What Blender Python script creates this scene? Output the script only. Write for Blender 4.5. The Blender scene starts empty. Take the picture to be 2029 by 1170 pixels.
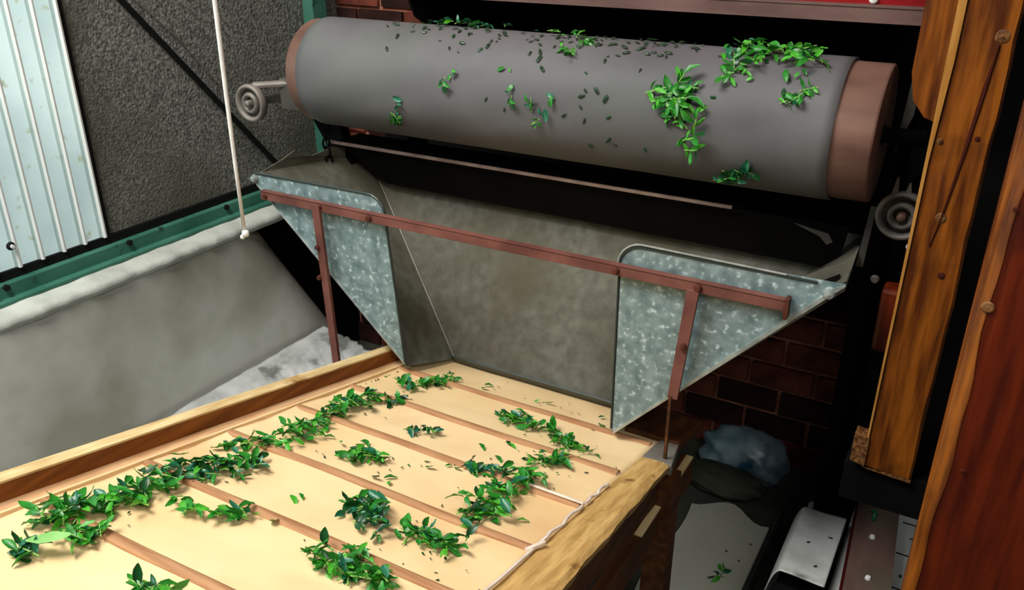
import bpy, bmesh, math, random
from math import sin, cos, pi, radians, atan2, sqrt
from mathutils import Vector, Matrix, Euler

S = bpy.context.scene
C = S.collection
ZC = 1.65                       # eye height above the floor; coordinates below are written relative to it

# ------------------------------------------------------------------ camera
cam_d = bpy.data.cameras.new('camera'); cam = bpy.data.objects.new('camera', cam_d); C.objects.link(cam)
cam_d.sensor_width = 36; cam_d.lens = 1675/2029*36; cam_d.clip_start = 0.02
cam.location = (0, 0, ZC); cam.rotation_euler = (radians(90-24.7), 0, radians(30))
S.camera = cam

# ------------------------------------------------------------------ world, lights, exposure
w = bpy.data.worlds.new('world'); S.world = w; w.use_nodes = True
w.node_tree.nodes['Background'].inputs[0].default_value = (.62, .74, .78, 1)
w.node_tree.nodes['Background'].inputs[1].default_value = 0.05

def area(name, loc, target, sx, sy, power, col):
    d = bpy.data.lights.new(name, 'AREA'); d.shape = 'RECTANGLE'; d.size = sx; d.size_y = sy
    d.energy = power; d.color = col
    o = bpy.data.objects.new(name, d); C.objects.link(o); o.location = Vector(loc)+Vector((0, 0, ZC))
    v = Vector(target)-Vector(loc); o.rotation_euler = v.to_track_quat('-Z', 'Y').to_euler()
    return o
area('roof_light', (-1.4, 0.05, 1.6), (-1.05, 0.95, -0.8), 1.4, 0.8, 92, (1.0, .98, .93))
area('window_light', (-3.3, 0.4, 0.7), (-1.6, 0.9, -0.4), 1.8, 1.6, 130, (.93, .97, 1.0))
area('right_fill_light', (0.62, -0.5, 1.0), (-1.0, 1.3, -1.2), 0.6, 0.6, 22, (1.0, .97, .90))  # added fill lamp from the right, brightens cement wall and floor

S.view_settings.view_transform = 'Standard'; S.view_settings.look = 'None'
S.view_settings.gamma = 1; S.view_settings.use_curve_mapping = False
S.view_settings.exposure = 0.0

# ------------------------------------------------------------------ materials
def srgb(r, g, b):
    return tuple(((c/255)/12.92 if c/255 <= .04045 else ((c/255+.055)/1.055)**2.4) for c in (r, g, b))+(1,)

def mat(name, c1, c2=None, rough=.7, metal=0., scale=8., stretch=(1, 1, 1), detail=6., lo=.35, hi=.65,
        bump=0., bscale=None, spec=.3, c3=None, c3scale=2., c3lo=.5, c3hi=.7, translucent=0., kind='noise', rot=None):
    m = bpy.data.materials.new(name); m.use_nodes = True; nt = m.node_tree; N = nt.nodes; L = nt.links
    b = N['Principled BSDF']; b.inputs['Roughness'].default_value = rough; b.inputs['Metallic'].default_value = metal
    b.inputs['Specular IOR Level'].default_value = spec
    tc = N.new('ShaderNodeTexCoord'); mp = N.new('ShaderNodeMapping'); mp.inputs['Scale'].default_value = stretch
    if rot: mp.inputs['Rotation'].default_value = rot
    L.new(tc.outputs['Object'], mp.inputs[0])
    out = None
    if c2 is not None:
        if kind == 'voronoi':
            t = N.new('ShaderNodeTexVoronoi'); t.inputs['Scale'].default_value = scale
            n2 = N.new('ShaderNodeTexNoise'); n2.inputs['Scale'].default_value = scale*1.3; n2.inputs['Detail'].default_value = 3
            L.new(mp.outputs[0], n2.inputs[0])
            mx = N.new('ShaderNodeMix'); mx.data_type = 'VECTOR'; mx.inputs[0].default_value = .06
            L.new(mp.outputs[0], mx.inputs[4]); L.new(n2.outputs['Color'], mx.inputs[5])
            L.new(mx.outputs[1], t.inputs['Vector'])
            sp = N.new('ShaderNodeSeparateColor'); L.new(t.outputs['Color'], sp.inputs[0]); fac = sp.outputs[0]
        else:
            t = N.new('ShaderNodeTexNoise'); t.inputs['Scale'].default_value = scale; t.inputs['Detail'].default_value = detail
            L.new(mp.outputs[0], t.inputs[0]); fac = t.outputs[0]
        r = N.new('ShaderNodeValToRGB'); r.color_ramp.elements[0].position = lo; r.color_ramp.elements[1].position = hi
        r.color_ramp.elements[0].color = c1; r.color_ramp.elements[1].color = c2
        L.new(fac, r.inputs[0]); out = r.outputs[0]
        if c3 is not None:
            t3 = N.new('ShaderNodeTexNoise'); t3.inputs['Scale'].default_value = c3scale; t3.inputs['Detail'].default_value = 5
            L.new(tc.outputs['Object'], t3.inputs[0])
            r3 = N.new('ShaderNodeMapRange'); r3.inputs[1].default_value = c3lo; r3.inputs[2].default_value = c3hi
            L.new(t3.outputs[0], r3.inputs[0])
            m3 = N.new('ShaderNodeMix'); m3.data_type = 'RGBA'; L.new(r3.outputs[0], m3.inputs[0])
            L.new(out, m3.inputs[6]); m3.inputs[7].default_value = c3; out = m3.outputs[2]
        L.new(out, b.inputs['Base Color'])
    else:
        b.inputs['Base Color'].default_value = c1
    if bump > 0:
        tb = N.new('ShaderNodeTexNoise'); tb.inputs['Scale'].default_value = bscale or scale; tb.inputs['Detail'].default_value = 6
        L.new(mp.outputs[0], tb.inputs[0])
        bp = N.new('ShaderNodeBump'); bp.inputs['Strength'].default_value = bump; bp.inputs['Distance'].default_value = .01
        L.new(tb.outputs[0], bp.inputs['Height']); L.new(bp.outputs[0], b.inputs['Normal'])
    if translucent > 0:
        tr = N.new('ShaderNodeBsdfTranslucent'); ms = N.new('ShaderNodeMixShader'); ms.inputs[0].default_value = translucent
        if out is not None: L.new(out, tr.inputs[0])
        else: tr.inputs[0].default_value = c1
        L.new(b.outputs[0], ms.inputs[1]); L.new(tr.outputs[0], ms.inputs[2]); L.new(ms.outputs[0], N['Material Output'].inputs[0])
    return m

M = {}
M['cloth'] = mat('conveyor_cloth', srgb(230, 196, 144), srgb(240, 210, 162), .85, scale=5, bump=.25, bscale=9, c3=srgb(214, 172, 120), c3scale=3.5, c3lo=.52, c3hi=.75)
M['slat'] = mat('slat_wood', srgb(156, 108, 72), srgb(186, 140, 100), .7, scale=9, stretch=(1, 12, 12), bump=.2)
M['lipwood'] = mat('lip_wood', srgb(196, 150, 104), srgb(220, 180, 136), .7, scale=6, stretch=(10, 1, 10), bump=.2)
M['railtop'] = mat('rail_top_wood', srgb(188, 156, 104), srgb(222, 196, 146), .7, scale=5, stretch=(10, 1, 8), bump=.3, c3=srgb(150, 105, 50), c3scale=14, c3lo=.6, c3hi=.72)
M['railbrown'] = mat('rail_brown_wood', srgb(112, 62, 20), srgb(152, 92, 36), .6, scale=5, stretch=(10, 1, 10), bump=.2)
M['railright'] = mat('rail_yellow_wood', srgb(170, 130, 72), srgb(206, 168, 104), .7, scale=6, stretch=(14, 1, 8), bump=.5, c3=srgb(128, 84, 36), c3scale=22, c3lo=.6, c3hi=.68)
M['darkwood'] = mat('dark_wood', srgb(62, 34, 14), srgb(96, 56, 26), .7, scale=5, stretch=(8, 1, 8), bump=.3)
M['wire'] = mat('pale_wire', srgb(214, 196, 180), srgb(236, 222, 208), .5, scale=30)
M['galv'] = mat('galvanised_sheet', srgb(96, 118, 120), srgb(148, 168, 170), .42, metal=.15, scale=40, lo=.32, hi=.70, detail=5, spec=.5, bump=.06, bscale=30, c3=srgb(196, 214, 218), c3scale=80, c3lo=.57, c3hi=.70)
M['galvdull'] = mat('dull_sheet', srgb(90, 88, 78), srgb(122, 120, 110), .6, metal=.2, scale=38, lo=.35, hi=.8, detail=4, spec=.3, bump=.05, bscale=12, c3=srgb(84, 79, 62), c3scale=4, c3lo=.4, c3hi=.75)
M['edge'] = mat('sheet_edge', srgb(150, 158, 154), srgb(186, 192, 188), .4, metal=.5, scale=40)
M['edgedark'] = mat('sheet_edge_dark', srgb(60, 68, 66), None, .4, metal=.5)
M['bar'] = mat('primer_red_bar', srgb(94, 54, 47), srgb(122, 76, 66), .65, scale=14, bump=.2)
M['bolt'] = mat('dark_bolt', srgb(70, 34, 24), srgb(104, 58, 44), .5, metal=.4, scale=30)
M['belt'] = mat('grey_belt', srgb(80, 79, 82), srgb(106, 104, 105), .62, scale=3.2, stretch=(1, 1, 1), lo=.3, hi=.7, spec=.35, c3=srgb(84, 88, 80), c3scale=2.2, c3lo=.5, c3hi=.8, bump=.04, bscale=20)
M['drum'] = mat('drum_end', srgb(104, 76, 66), srgb(142, 108, 94), .5, scale=5, metal=.2, stretch=(1, 3, 3), lo=.3, hi=.7)
M['black'] = mat('black_steel', srgb(6, 6, 6), srgb(14, 12, 12), .8, scale=10, spec=.1)
M['hoodred'] = mat('red_paint', srgb(120, 14, 20), srgb(156, 24, 28), .4, scale=5)
M['hoodlip'] = mat('brown_lip', srgb(92, 68, 64), srgb(118, 92, 86), .5, scale=6, stretch=(1, 4, 4))
M['steelgrey'] = mat('grey_steel', srgb(112, 106, 100), srgb(142, 134, 126), .55, metal=.3, scale=14, bump=.15)
M['steeldim'] = mat('dim_steel', srgb(74, 70, 66), srgb(96, 92, 86), .6, metal=.3, scale=14, bump=.2)
M['rodsteel'] = mat('scraper_steel', srgb(150, 122, 114), srgb(184, 160, 150), .5, metal=.2, scale=18)
M['plaster'] = mat('rough_grey_render', srgb(92, 93, 88), srgb(152, 152, 144), .95, scale=110, detail=9, lo=.38, hi=.66, bump=.7, bscale=130, spec=.1, c3=srgb(96, 96, 84), c3scale=2.4, c3lo=.45, c3hi=.7)
M['cement'] = mat('smooth_cement', srgb(206, 208, 198), srgb(226, 228, 220), .8, scale=2.6, lo=.3, hi=.7, spec=.2, bump=.08, bscale=8, c3=srgb(172, 173, 158), c3scale=2.4, c3lo=.42, c3hi=.62)
M['ledge'] = mat('pale_ledge', srgb(176, 180, 172), srgb(204, 208, 198), .85, scale=9, bump=.5, bscale=25)
M['green'] = mat('green_paint', srgb(44, 100, 84), srgb(76, 132, 112), .55, scale=4, c3=srgb(44, 70, 58), c3scale=30, c3lo=.62, c3hi=.7, bump=.1)
M['panel'] = mat('translucent_sheet', srgb(160, 178, 174), srgb(188, 204, 198), .4, scale=3, translucent=.55, c3=srgb(150, 156, 126), c3scale=26, c3lo=.62, c3hi=.72)
M['ridge'] = mat('translucent_ridge', srgb(240, 246, 242), srgb(250, 252, 250), .4, scale=5)
M['cord'] = mat('white_cord', srgb(226, 224, 220), srgb(240, 238, 234), .7, scale=40)
M['knob'] = mat('white_plastic', srgb(240, 240, 238), None, .4)
M['cable'] = mat('black_cable', srgb(12, 13, 12), None, .7)
M['brick'] = mat('shaded_brick', srgb(60, 24, 18), srgb(130, 66, 50), .9, scale=9, bump=.6, bscale=30, c3=srgb(70, 56, 40), c3scale=5, c3lo=.55, c3hi=.7)  # brick colours darkened for the shade of hopper, machine and hood
M['brick2'] = mat('dark_brick', srgb(26, 12, 10), srgb(58, 28, 22), .9, scale=9, bump=.6, bscale=30)
M['mortar'] = mat('mortar', srgb(150, 84, 66), srgb(196, 130, 104), .95, scale=12, bump=.4)
M['floor'] = mat('concrete_floor', srgb(62, 62, 54), srgb(86, 86, 76), .9, scale=3, bump=.1, bscale=14, c3=srgb(44, 42, 36), c3scale=2, c3lo=.5, c3hi=.75)  # floor darkened overall for shade; its lit patch is a separate slab
M['slab'] = mat('lit_floor_patch', srgb(206, 206, 190), srgb(226, 226, 212), .8, scale=3, bump=.1, bscale=14)
def wood(name, a, b, k, rough=.42):
    return mat(name, a, b, rough, scale=7, stretch=(9, 9, .9), lo=.36, hi=.64, bump=.35, bscale=4, spec=.45, c3=k, c3scale=6, c3lo=.58, c3hi=.74)
M['post'] = wood('varnished_pine', srgb(86, 38, 5), srgb(154, 84, 18), srgb(62, 24, 4))
M['postr'] = wood('dark_varnished_pine', srgb(66, 14, 1), srgb(100, 30, 2), srgb(38, 8, 1))
M['postedge'] = wood('pale_pine_edge', srgb(170, 112, 44), srgb(196, 140, 70), srgb(160, 96, 30))
M['knot'] = mat('wood_knot', srgb(70, 34, 12), srgb(140, 96, 54), .6, scale=160)
M['crack'] = mat('wood_crack', srgb(74, 22, 4), None, .9)
M['plastic'] = mat('crumpled_plastic', srgb(176, 180, 176), srgb(226, 228, 226), .35, scale=6, c3=srgb(130, 134, 128), c3scale=9, c3lo=.52, c3hi=.62, bump=.5, bscale=12, spec=.6)
M['whitepaint'] = mat('white_painted_block', srgb(190, 192, 190), srgb(216, 218, 216), .5, scale=5, bump=.2, bscale=9)
M['tile'] = mat('pale_tile', srgb(176, 180, 178), srgb(200, 204, 200), .5, scale=4)
M['channel'] = mat('brown_channel', srgb(96, 74, 68), srgb(116, 92, 84), .5, scale=5, stretch=(4, 1, 4), c3=srgb(88, 84, 70), c3scale=6, c3lo=.5, c3hi=.7)
M['channelside'] = mat('dark_red_paint', srgb(60, 12, 10), None, .5)
M['bag'] = mat('blue_grey_bag', srgb(84, 118, 136), srgb(176, 196, 204), .35, scale=7, bump=.6, bscale=12, spec=.6, c3=srgb(24, 70, 96), c3scale=6, c3lo=.5, c3hi=.65)
M['sack'] = mat('olive_sack', srgb(50, 54, 40), srgb(74, 78, 62), .8, scale=8, bump=.5)
LEAF = [mat('leaf_green', srgb(22, 96, 26), srgb(48, 144, 44), .38, scale=60, translucent=.12, spec=.5),
        mat('leaf_bright', srgb(46, 146, 30), srgb(90, 184, 52), .38, scale=60, translucent=.15, spec=.5),
        mat('leaf_dark', srgb(8, 50, 22), srgb(20, 80, 34), .36, scale=60, translucent=.08, spec=.5),
        mat('leaf_bluish', srgb(16, 84, 56), srgb(40, 118, 84), .34, scale=60, translucent=.08, spec=.55)]
M['palelf'] = mat('leaf_pale', srgb(122, 182, 96), srgb(146, 198, 118), .45, scale=40, translucent=.1)
M['stem'] = mat('leaf_stem', srgb(110, 160, 70), srgb(150, 190, 100), .5, scale=50)
M['frag'] = mat('leaf_fragment_dark', srgb(16, 38, 22), srgb(34, 62, 34), .5, scale=60)
M['fragb'] = mat('leaf_fragment_brown', srgb(74, 62, 26), srgb(96, 96, 44), .6, scale=60)

# ------------------------------------------------------------------ helpers
class MB:
    def __init__(s): s.v = []; s.f = []
    def box(s, x0, x1, y0, y1, z0, z1, R=None):
        s.hexa([(x0, y0, z0), (x1, y0, z0), (x1, y1, z0), (x0, y1, z0), (x0, y0, z1), (x1, y0, z1), (x1, y1, z1), (x0, y1, z1)], R); return s
    def hexa(s, p, R=None):
        n = len(s.v); s.v += [tuple(R @ Vector(q)) if R else q for q in p]
        s.f += [tuple(n+i for i in q) for q in ((0, 3, 2, 1), (4, 5, 6, 7), (0, 1, 5, 4), (1, 2, 6, 5), (2, 3, 7, 6), (3, 0, 4, 7))]; return s
    def slab(s, poly, t):
        """planar polygon thickened along its normal by t"""
        P = [Vector(p) for p in poly]; nrm = Vector((0, 0, 0))
        for i in range(len(P)): nrm += P[i].cross(P[(i+1) % len(P)])
        nrm.normalize(); n = len(s.v); k = len(P)
        s.v += [tuple(p-nrm*t/2) for p in P]+[tuple(p+nrm*t/2) for p in P]
        s.f.append(tuple(n+i for i in reversed(range(k)))); s.f.append(tuple(n+k+i for i in range(k)))
        for i in range(k): j = (i+1) % k; s.f.append((n+i, n+j, n+k+j, n+k+i))
        return s
    def tube(s, pts, r, seg=8, cap=True):
        P = [Vector(p) for p in pts]; rings = []
        for i, p in enumerate(P):
            d = (P[min(i+1, len(P)-1)]-P[max(i-1, 0)]).normalized()
            a = d.orthogonal().normalized() if i == 0 else (a-d*a.dot(d)).normalized()
            b = d.cross(a); rr = r[i] if isinstance(r, (list, tuple)) else r
            n = len(s.v); s.v += [tuple(p+(a*cos(2*pi*k/seg)+b*sin(2*pi*k/seg))*rr) for k in range(seg)]; rings.append(n)
        for q in range(len(rings)-1):
            for k in range(seg):
                s.f.append((rings[q]+k, rings[q]+(k+1) % seg, rings[q+1]+(k+1) % seg, rings[q+1]+k))
        if cap:
            s.f.append(tuple(rings[0]+k for k in reversed(range(seg)))); s.f.append(tuple(rings[-1]+k for k in range(seg)))
        return s
    def lathe(s, prof, c, axis='Y', seg=32):
        """prof: list of (radius, offset along axis), closed off at both ends"""
        n = len(s.v); m = len(prof)
        for k in range(seg):
            a = 2*pi*k/seg
            for r, h in prof:
                u, v = r*cos(a), r*sin(a)
                s.v.append((c[0]+u, c[1]+h, c[2]+v) if axis == 'Y' else (c[0]+h, c[1]+u, c[2]+v) if axis == 'X' else (c[0]+u, c[1]+v, c[2]+h))
        for k in range(seg):
            k2 = (k+1) % seg
            for i in range(m-1): s.f.append((n+k*m+i, n+k*m+i+1, n+k2*m+i+1, n+k2*m+i))
        return s
    def grid(s, nx, ny, fn):
        n = len(s.v)
        for j in range(ny+1):
            for i in range(nx+1): s.v.append(tuple(fn(i/nx, j/ny)))
        for j in range(ny):
            for i in range(nx):
                a = n+j*(nx+1)+i; s.f.append((a, a+1, a+nx+2, a+nx+1))
        return s
    def build(s, name, m, parent=None, bevel=0., smooth=False, at=None, solid=0., **kw):
        pl = Vector((0, 0, 0)); q = parent
        while q is not None: pl += q.location; q = q.parent
        if parent is None:
            if at is None:
                xs = [v[0] for v in s.v]; ys = [v[1] for v in s.v]; zs = [v[2] for v in s.v]
                at = ((min(xs)+max(xs))/2, (min(ys)+max(ys))/2, min(zs))
            org = Vector(at)+Vector((0, 0, ZC)); off = Vector(at)
        else:
            org = Vector((0, 0, 0)); off = pl-Vector((0, 0, ZC))
        me = bpy.data.meshes.new(name); me.from_pydata([tuple(Vector(v)-off) for v in s.v], [], s.f); me.validate()
        bm = bmesh.new(); bm.from_mesh(me); bmesh.ops.recalc_face_normals(bm, faces=bm.faces); bm.to_mesh(me); bm.free()
        me.materials.append(M[m] if isinstance(m, str) else m)
        if smooth: me.polygons.foreach_set('use_smooth', [True]*len(me.polygons))
        o = bpy.data.objects.new(name, me); C.objects.link(o); o.location = org
        if parent is not None: o.parent = parent
        if solid:
            md = o.modifiers.new('thickness', 'SOLIDIFY'); md.thickness = solid; md.offset = 0
        if bevel:
            md = o.modifiers.new('bevel', 'BEVEL'); md.width = bevel; md.segments = 2; md.limit_method = 'ANGLE'
        for k, v in kw.items(): o[k] = v
        return o

def thing(name, label, cat, loc, group=None):
    o = bpy.data.objects.new(name, None); C.objects.link(o); o.empty_display_size = .05
    o.location = Vector(loc)+Vector((0, 0, ZC)); o['label'] = label; o['category'] = cat
    if group: o['group'] = group
    return o
STR = dict(kind='structure')

# ================================================================== SETTING
FZ = -1.65; XW = -2.1; YB = 2.4
MB().box(-2.4, 1.6, -1.2, 2.7, FZ-.05, FZ).build('floor', 'floor', **STR)
# far brick wall: mortar bed with every brick its own piece
wb = MB().box(XW-.2, .9, YB+.012, YB+.15, FZ, .9).build('wall_far', 'mortar', **STR)
rnd = random.Random(4)
bh, bl, jt = .076, .186, .013
bricks = []
for k in range(5):
    j = [rnd.uniform(-.002, .002) for _ in range(8)]
    m_ = MB().hexa([(0, 0, 0), (bl, j[0], 0), (bl, .03, 0), (0, .03, 0), (0, j[1], bh), (bl, j[2], bh+j[3]), (bl, .03, bh), (0, .03, bh)])
    me = bpy.data.meshes.new('brick'); me.from_pydata(m_.v, [], m_.f); me.materials.append(M['brick'] if k % 2 else M['brick2']); bricks.append(me)
row = 0; z = FZ+.005
while z < .35:
    x = XW-.1+(.5*(bl+jt) if row % 2 else 0)
    while x < .55:
        # the span hidden behind the belt machine needs no bricks
        if not (-1.15 < x < -.75 and z > -1.0):
            o = bpy.data.objects.new('brick', bricks[rnd.randrange(5)]); C.objects.link(o); o.parent = wb
            o.location = Vector((x, YB-.002+rnd.uniform(-.003, .004), z+ZC))-wb.location
        x += bl+jt
    z += bh+jt; row += 1

# left wall: rough grey render above, smooth cement below with a ledge
MB().box(XW-.12, XW, 1.362, YB+.01, -.90, 1.1).build('wall_left', 'plaster', **STR)
MB().box(XW-.12, XW, -1.2, YB+.01, 1.1, 1.25).build('wall_left', 'plaster', **STR)
def lowwall(u, v):
    z_ = FZ+v*(-.938-FZ); ye = 1.70+.61*(-.92-z_)      # end shaped slanting and rounded, so the surface darkens towards the corner
    if u <= .7:
        y = -1.2+u/.7*(ye+1.2); dx = 0
    else:
        a = (u-.7)/.3*pi/2; y = ye+.17*sin(a); dx = -.17*(1-cos(a))
    return (-2.0+.012*sin(3*y)*sin(pi*v)+.02*(1-v)+dx, y, z_)
lw = MB().grid(40, 12, lowwall)
lw.build('wall_left', 'cement', smooth=True, **STR)
r2 = random.Random(7)
MB().box(XW-.12, XW-.02, -1.2, YB+.01, FZ, -.90).build('wall_left', 'black', **STR)  # black backing filling the dark area past the rounded end
lg = MB(); n = 70
def ledge(u, v):
    y = -1.2+u*3.4; rr = .004*sin(y*31)+.003*sin(y*77+1)
    p = [(-2.1, -.897), (-2.03, -.912), (-1.998+rr, -.918), (-1.985+rr, -.930), (-1.993+rr, -.948), (-2.02, -.95)][int(round(v*5))]
    return (p[0], y, p[1]+.3*rr)
lg.grid(160, 5, ledge).build('trim_1', 'ledge', smooth=True, **STR)
# green painted steel angle along the top of the low wall
ga = MB().box(-2.1, -2.068, -1.2, 2.33, -.905, -.862).build('trim_2', 'green', bevel=.003, **STR)
MB().box(-2.1, -2.045, -1.2, 2.33, -.908, -.898).build('flange', 'green', ga, bevel=.002)
for y in (1.04, 1.40, 1.76):
    MB().lathe([(0, -.003), (.008, -.003), (.008, .006), (0, .006)], (-2.064, y, -.868), 'X', 10).build('bolt', 'cable', ga)
MB().box(-2.108, -2.088, -1.2, 2.33, -.862, -.838).build('shadow_gap_strip', 'cable', **STR)  # black strip standing for the shadow gap above the green angle
# green steel corner post
MB().box(-2.1, -2.055, 2.23, 2.30, -.862, .9).build('trim_4', 'green', bevel=.003, **STR)
# translucent corrugated sheeting (daylight behind)
def corr(y0, y1):
    def prof(y):
        ph = ((1.352-y) / .0615) % 1
        return .012*max(0, 1-abs(ph-.12)/.12)
    return prof
pf = corr(0, 0)
def sheet(u, v):
    y = -1.2+u*2.552
    return (XW+.004+pf(y), y, -.838+v*1.95)
win = MB().grid(460, 1, sheet).build('window_1', 'panel', **STR)
k = 0
while 1.352-(k+.12)*.0615 > 0.2:
    y = 1.352-(k+.12)*.0615
    MB().tube([(XW+.0155, y, -.838), (XW+.0155, y, 1.1)], .0055, 6).build('ridge', 'ridge', win); k += 1
MB().box(XW-.004, XW+.012, 1.353, 1.364, -.838, 1.1).build('edge_gap', 'cable', win)
sc = MB().lathe([(0, .004), (.006, .004), (.011, 0), (.011, -.003), (0, -.003)], (XW+.022, 1.085, -.775), 'X', 14).build('washer', 'cable', win)
MB().lathe([(0, .009), (.005, .009), (.005, 0)], (XW+.022, 1.085, -.775), 'X', 8).build('screw', 'ridge', sc)

# black cable and thin wire running diagonally down the rendered wall
MB().tube([(XW+.012, 1.50, -.185), (XW+.012, 1.536, -.227), (XW+.012, 1.78, -.512), (XW+.012, 2.03, -.805)], .0085, 8).build('wall_cable', 'cable',
    label='thick black cable slanting down the rough grey rendered wall', category='cable')
MB().tube([(XW+.006, 1.55, -.195), (XW+.006, 1.583, -.231), (XW+.006, 1.70, -.345), (XW+.006, 1.82, -.49)], .002, 6).build('wall_wire', 'steelgrey',
    label='thin pale wire beside the thick black cable on the grey wall', category='wire')

# crumpled plastic sheeting along the foot of the low wall
rp = random.Random(11)
ph = [(rp.uniform(5, 40), rp.uniform(5, 40), rp.uniform(0, 6)) for _ in range(10)]
def crumple(x, y): return sum(abs(sin(a*x+b*y+c)) for a, b, c in ph)/10
def plast(u, v):
    y = .2+u*1.85; x = -1.990+v*.5
    zb = -1.40-.20*v
    return (x+.02*crumple(y*1.3, x*2), y, zb+(.035*crumple(x*4.8, y*.9)+.02*crumple(x*8, y*3.1))*min(1, 3*v+.1))
MB().grid(220, 60, plast).build('plastic_sheet', 'plastic', smooth=True, solid=.003,
    label='crumpled whitish plastic sheeting lying along the foot of the cement wall', category='plastic sheet')
# plinth that carries the sheeting
MB().box(-1.978, -1.47, .2, 1.95, FZ, -1.61).build('plinth', 'cement', label='low cement plinth under the crumpled plastic sheeting', category='plinth')

# ================================================================== BELT MACHINE
D, R0, Z0 = 1.6, .125, -.365
mach = thing('belt_machine', 'dark tea belt machine with red hood over a wide grey belt roller', 'machine', (-.82, 1.62, FZ))
XL, XR = -1.43, -.235
prof = []
for k in range(0, 49):
    a = radians(60+210*k/48); prof.append((D+R0*cos(a), Z0+R0*sin(a)))
def belt(u, v):
    x = XL+(XR-XL)*u; n = v*60
    if n < 6:
        d = .47*(1-n/6); return (x, prof[0][0]+d*cos(radians(30)), prof[0][1]-d*.5)
    if n > 54:
        d = .42*(n-54)/6; return (x, prof[-1][0]+d, prof[-1][1]-.004)
    q = prof[int(round(n-6))]
    wob = .0015*sin(9*x+n*.3)
    return (x, q[0]-abs(wob), q[1])
MB().grid(60, 60, belt).build('belt', 'belt', mach, smooth=True, solid=-.004)
def beltedge(x0, x1, col):
    g = MB()
    g.lathe([(0, x0), (R0-.006, x0), (R0-.004, x0+.003), (R0-.004, x1-.003), (R0-.006, x1), (.02, x1), (.02, x1)], (0, D, Z0), 'X', 64)
    return g
dr = beltedge(-1.468, -.170, 'drum').build('drum', 'drum', mach, smooth=False)
for p in dr.data.polygons: p.use_smooth = len(p.vertices) == 4 and abs(p.normal.x) < .5
MB().tube([(-1.49, D, Z0), (-.10, D, Z0)], .014, 14).build('axle', 'black', mach, smooth=True)
# hood
hd = MB().slab([(-1.235, 1.66, -.186), (-.10, 1.66, -.186), (-.10, 1.66, -.158), (-1.262, 1.66, -.158)], .006).build('hood_lip', 'hoodlip', mach)
MB().box(-1.262, -.10, 1.655, 1.70, -.160, -.156).build('ledge', 'hoodlip', hd)
MB().slab([(-1.262, 1.675, -.158), (-.10, 1.675, -.158), (-.10, 1.675, .55), (-1.262, 1.675, .55)], .006).build('hood_panel', 'hoodred', mach)
MB().lathe([(0, -.006), (.006, -.004), (.008, 0), (.008, .004)], (-.232, 1.668, -.148), 'Y', 10).build('bolt', 'knob', mach)
MB().slab([(-1.262, 1.66, .5), (-1.262, 2.36, .5), (-1.240, 2.36, -.60), (-1.240, 1.69, -.235), (-1.240, 1.665, -.19)], .006).build('side_panel', 'black', mach)
MB().slab([(-.10, 1.66, .5), (-.10, 2.36, .5), (-.10, 2.36, -.60), (-.10, 1.66, -.19)], .006)
MB().box(-.42, -.10, 2.04, 2.05, -.86, -.30).build('side_panel', 'black', mach)
MB().box(-1.5, -.10, 2.30, 2.36, -.72, .5).build('back_panel', 'black', mach)
MB().box(-1.78, -.10, 2.28, 2.30, -.95, -.42).build('back_panel', 'black', mach)
# lower body behind the return run of the belt
MB().box(-1.44, -.13, 2.12, 2.20, -.95, -.88).build('crossbeam', 'black', mach)
MB().slab([(-1.44, 1.622, -.552), (-.20, 1.622, -.552), (-.215, 1.664, -.656), (-1.335, 1.664, -.650)], .004).build('shade_apron', 'black', mach)  # added black sheet for the roller's shade across the hopper back
sb = MB().slab([(-1.464, 1.60, -.547), (-.42, 1.60, -.546), (-.42, 1.60, -.539), (-1.464, 1.60, -.539)], .006).build('scraper', 'rodsteel', mach, bevel=.001)
MB().box(-1.46, -.40, 1.603, 1.72, -.552, -.547).build('scraper_plate', 'black', sb)
MB().slab([(-.30, 1.62, -.56), (-.235, 1.62, -.57), (-.225, 1.62, -.585), (-.235, 1.62, -.592), (-.25, 1.62, -.578)], .004).build('bracket', 'steeldim', mach)
# legs and side frames
MB().box(-.104, -.06, 1.955, 2.03, -1.338, .5).build('leg', 'black', mach)
MB().box(-.145, .24, 1.955, 2.0, -1.338, .5).build('side_frame', 'black', mach)
MB().box(-.22, -.11, 2.06, 2.14, FZ, .5).build('leg', 'black', mach)
MB().box(-1.52, -1.44, 1.90, 2.0, FZ, -.42).build('leg', 'black', mach)
MB().slab([(-.128, 1.62, -.17), (-.12, 1.62, -.17), (-.128, 1.62, -.33), (-.148, 1.62, -.40), (-.140, 1.62, -.25)], .006).build('guard_strip', 'steeldim', mach)
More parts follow.
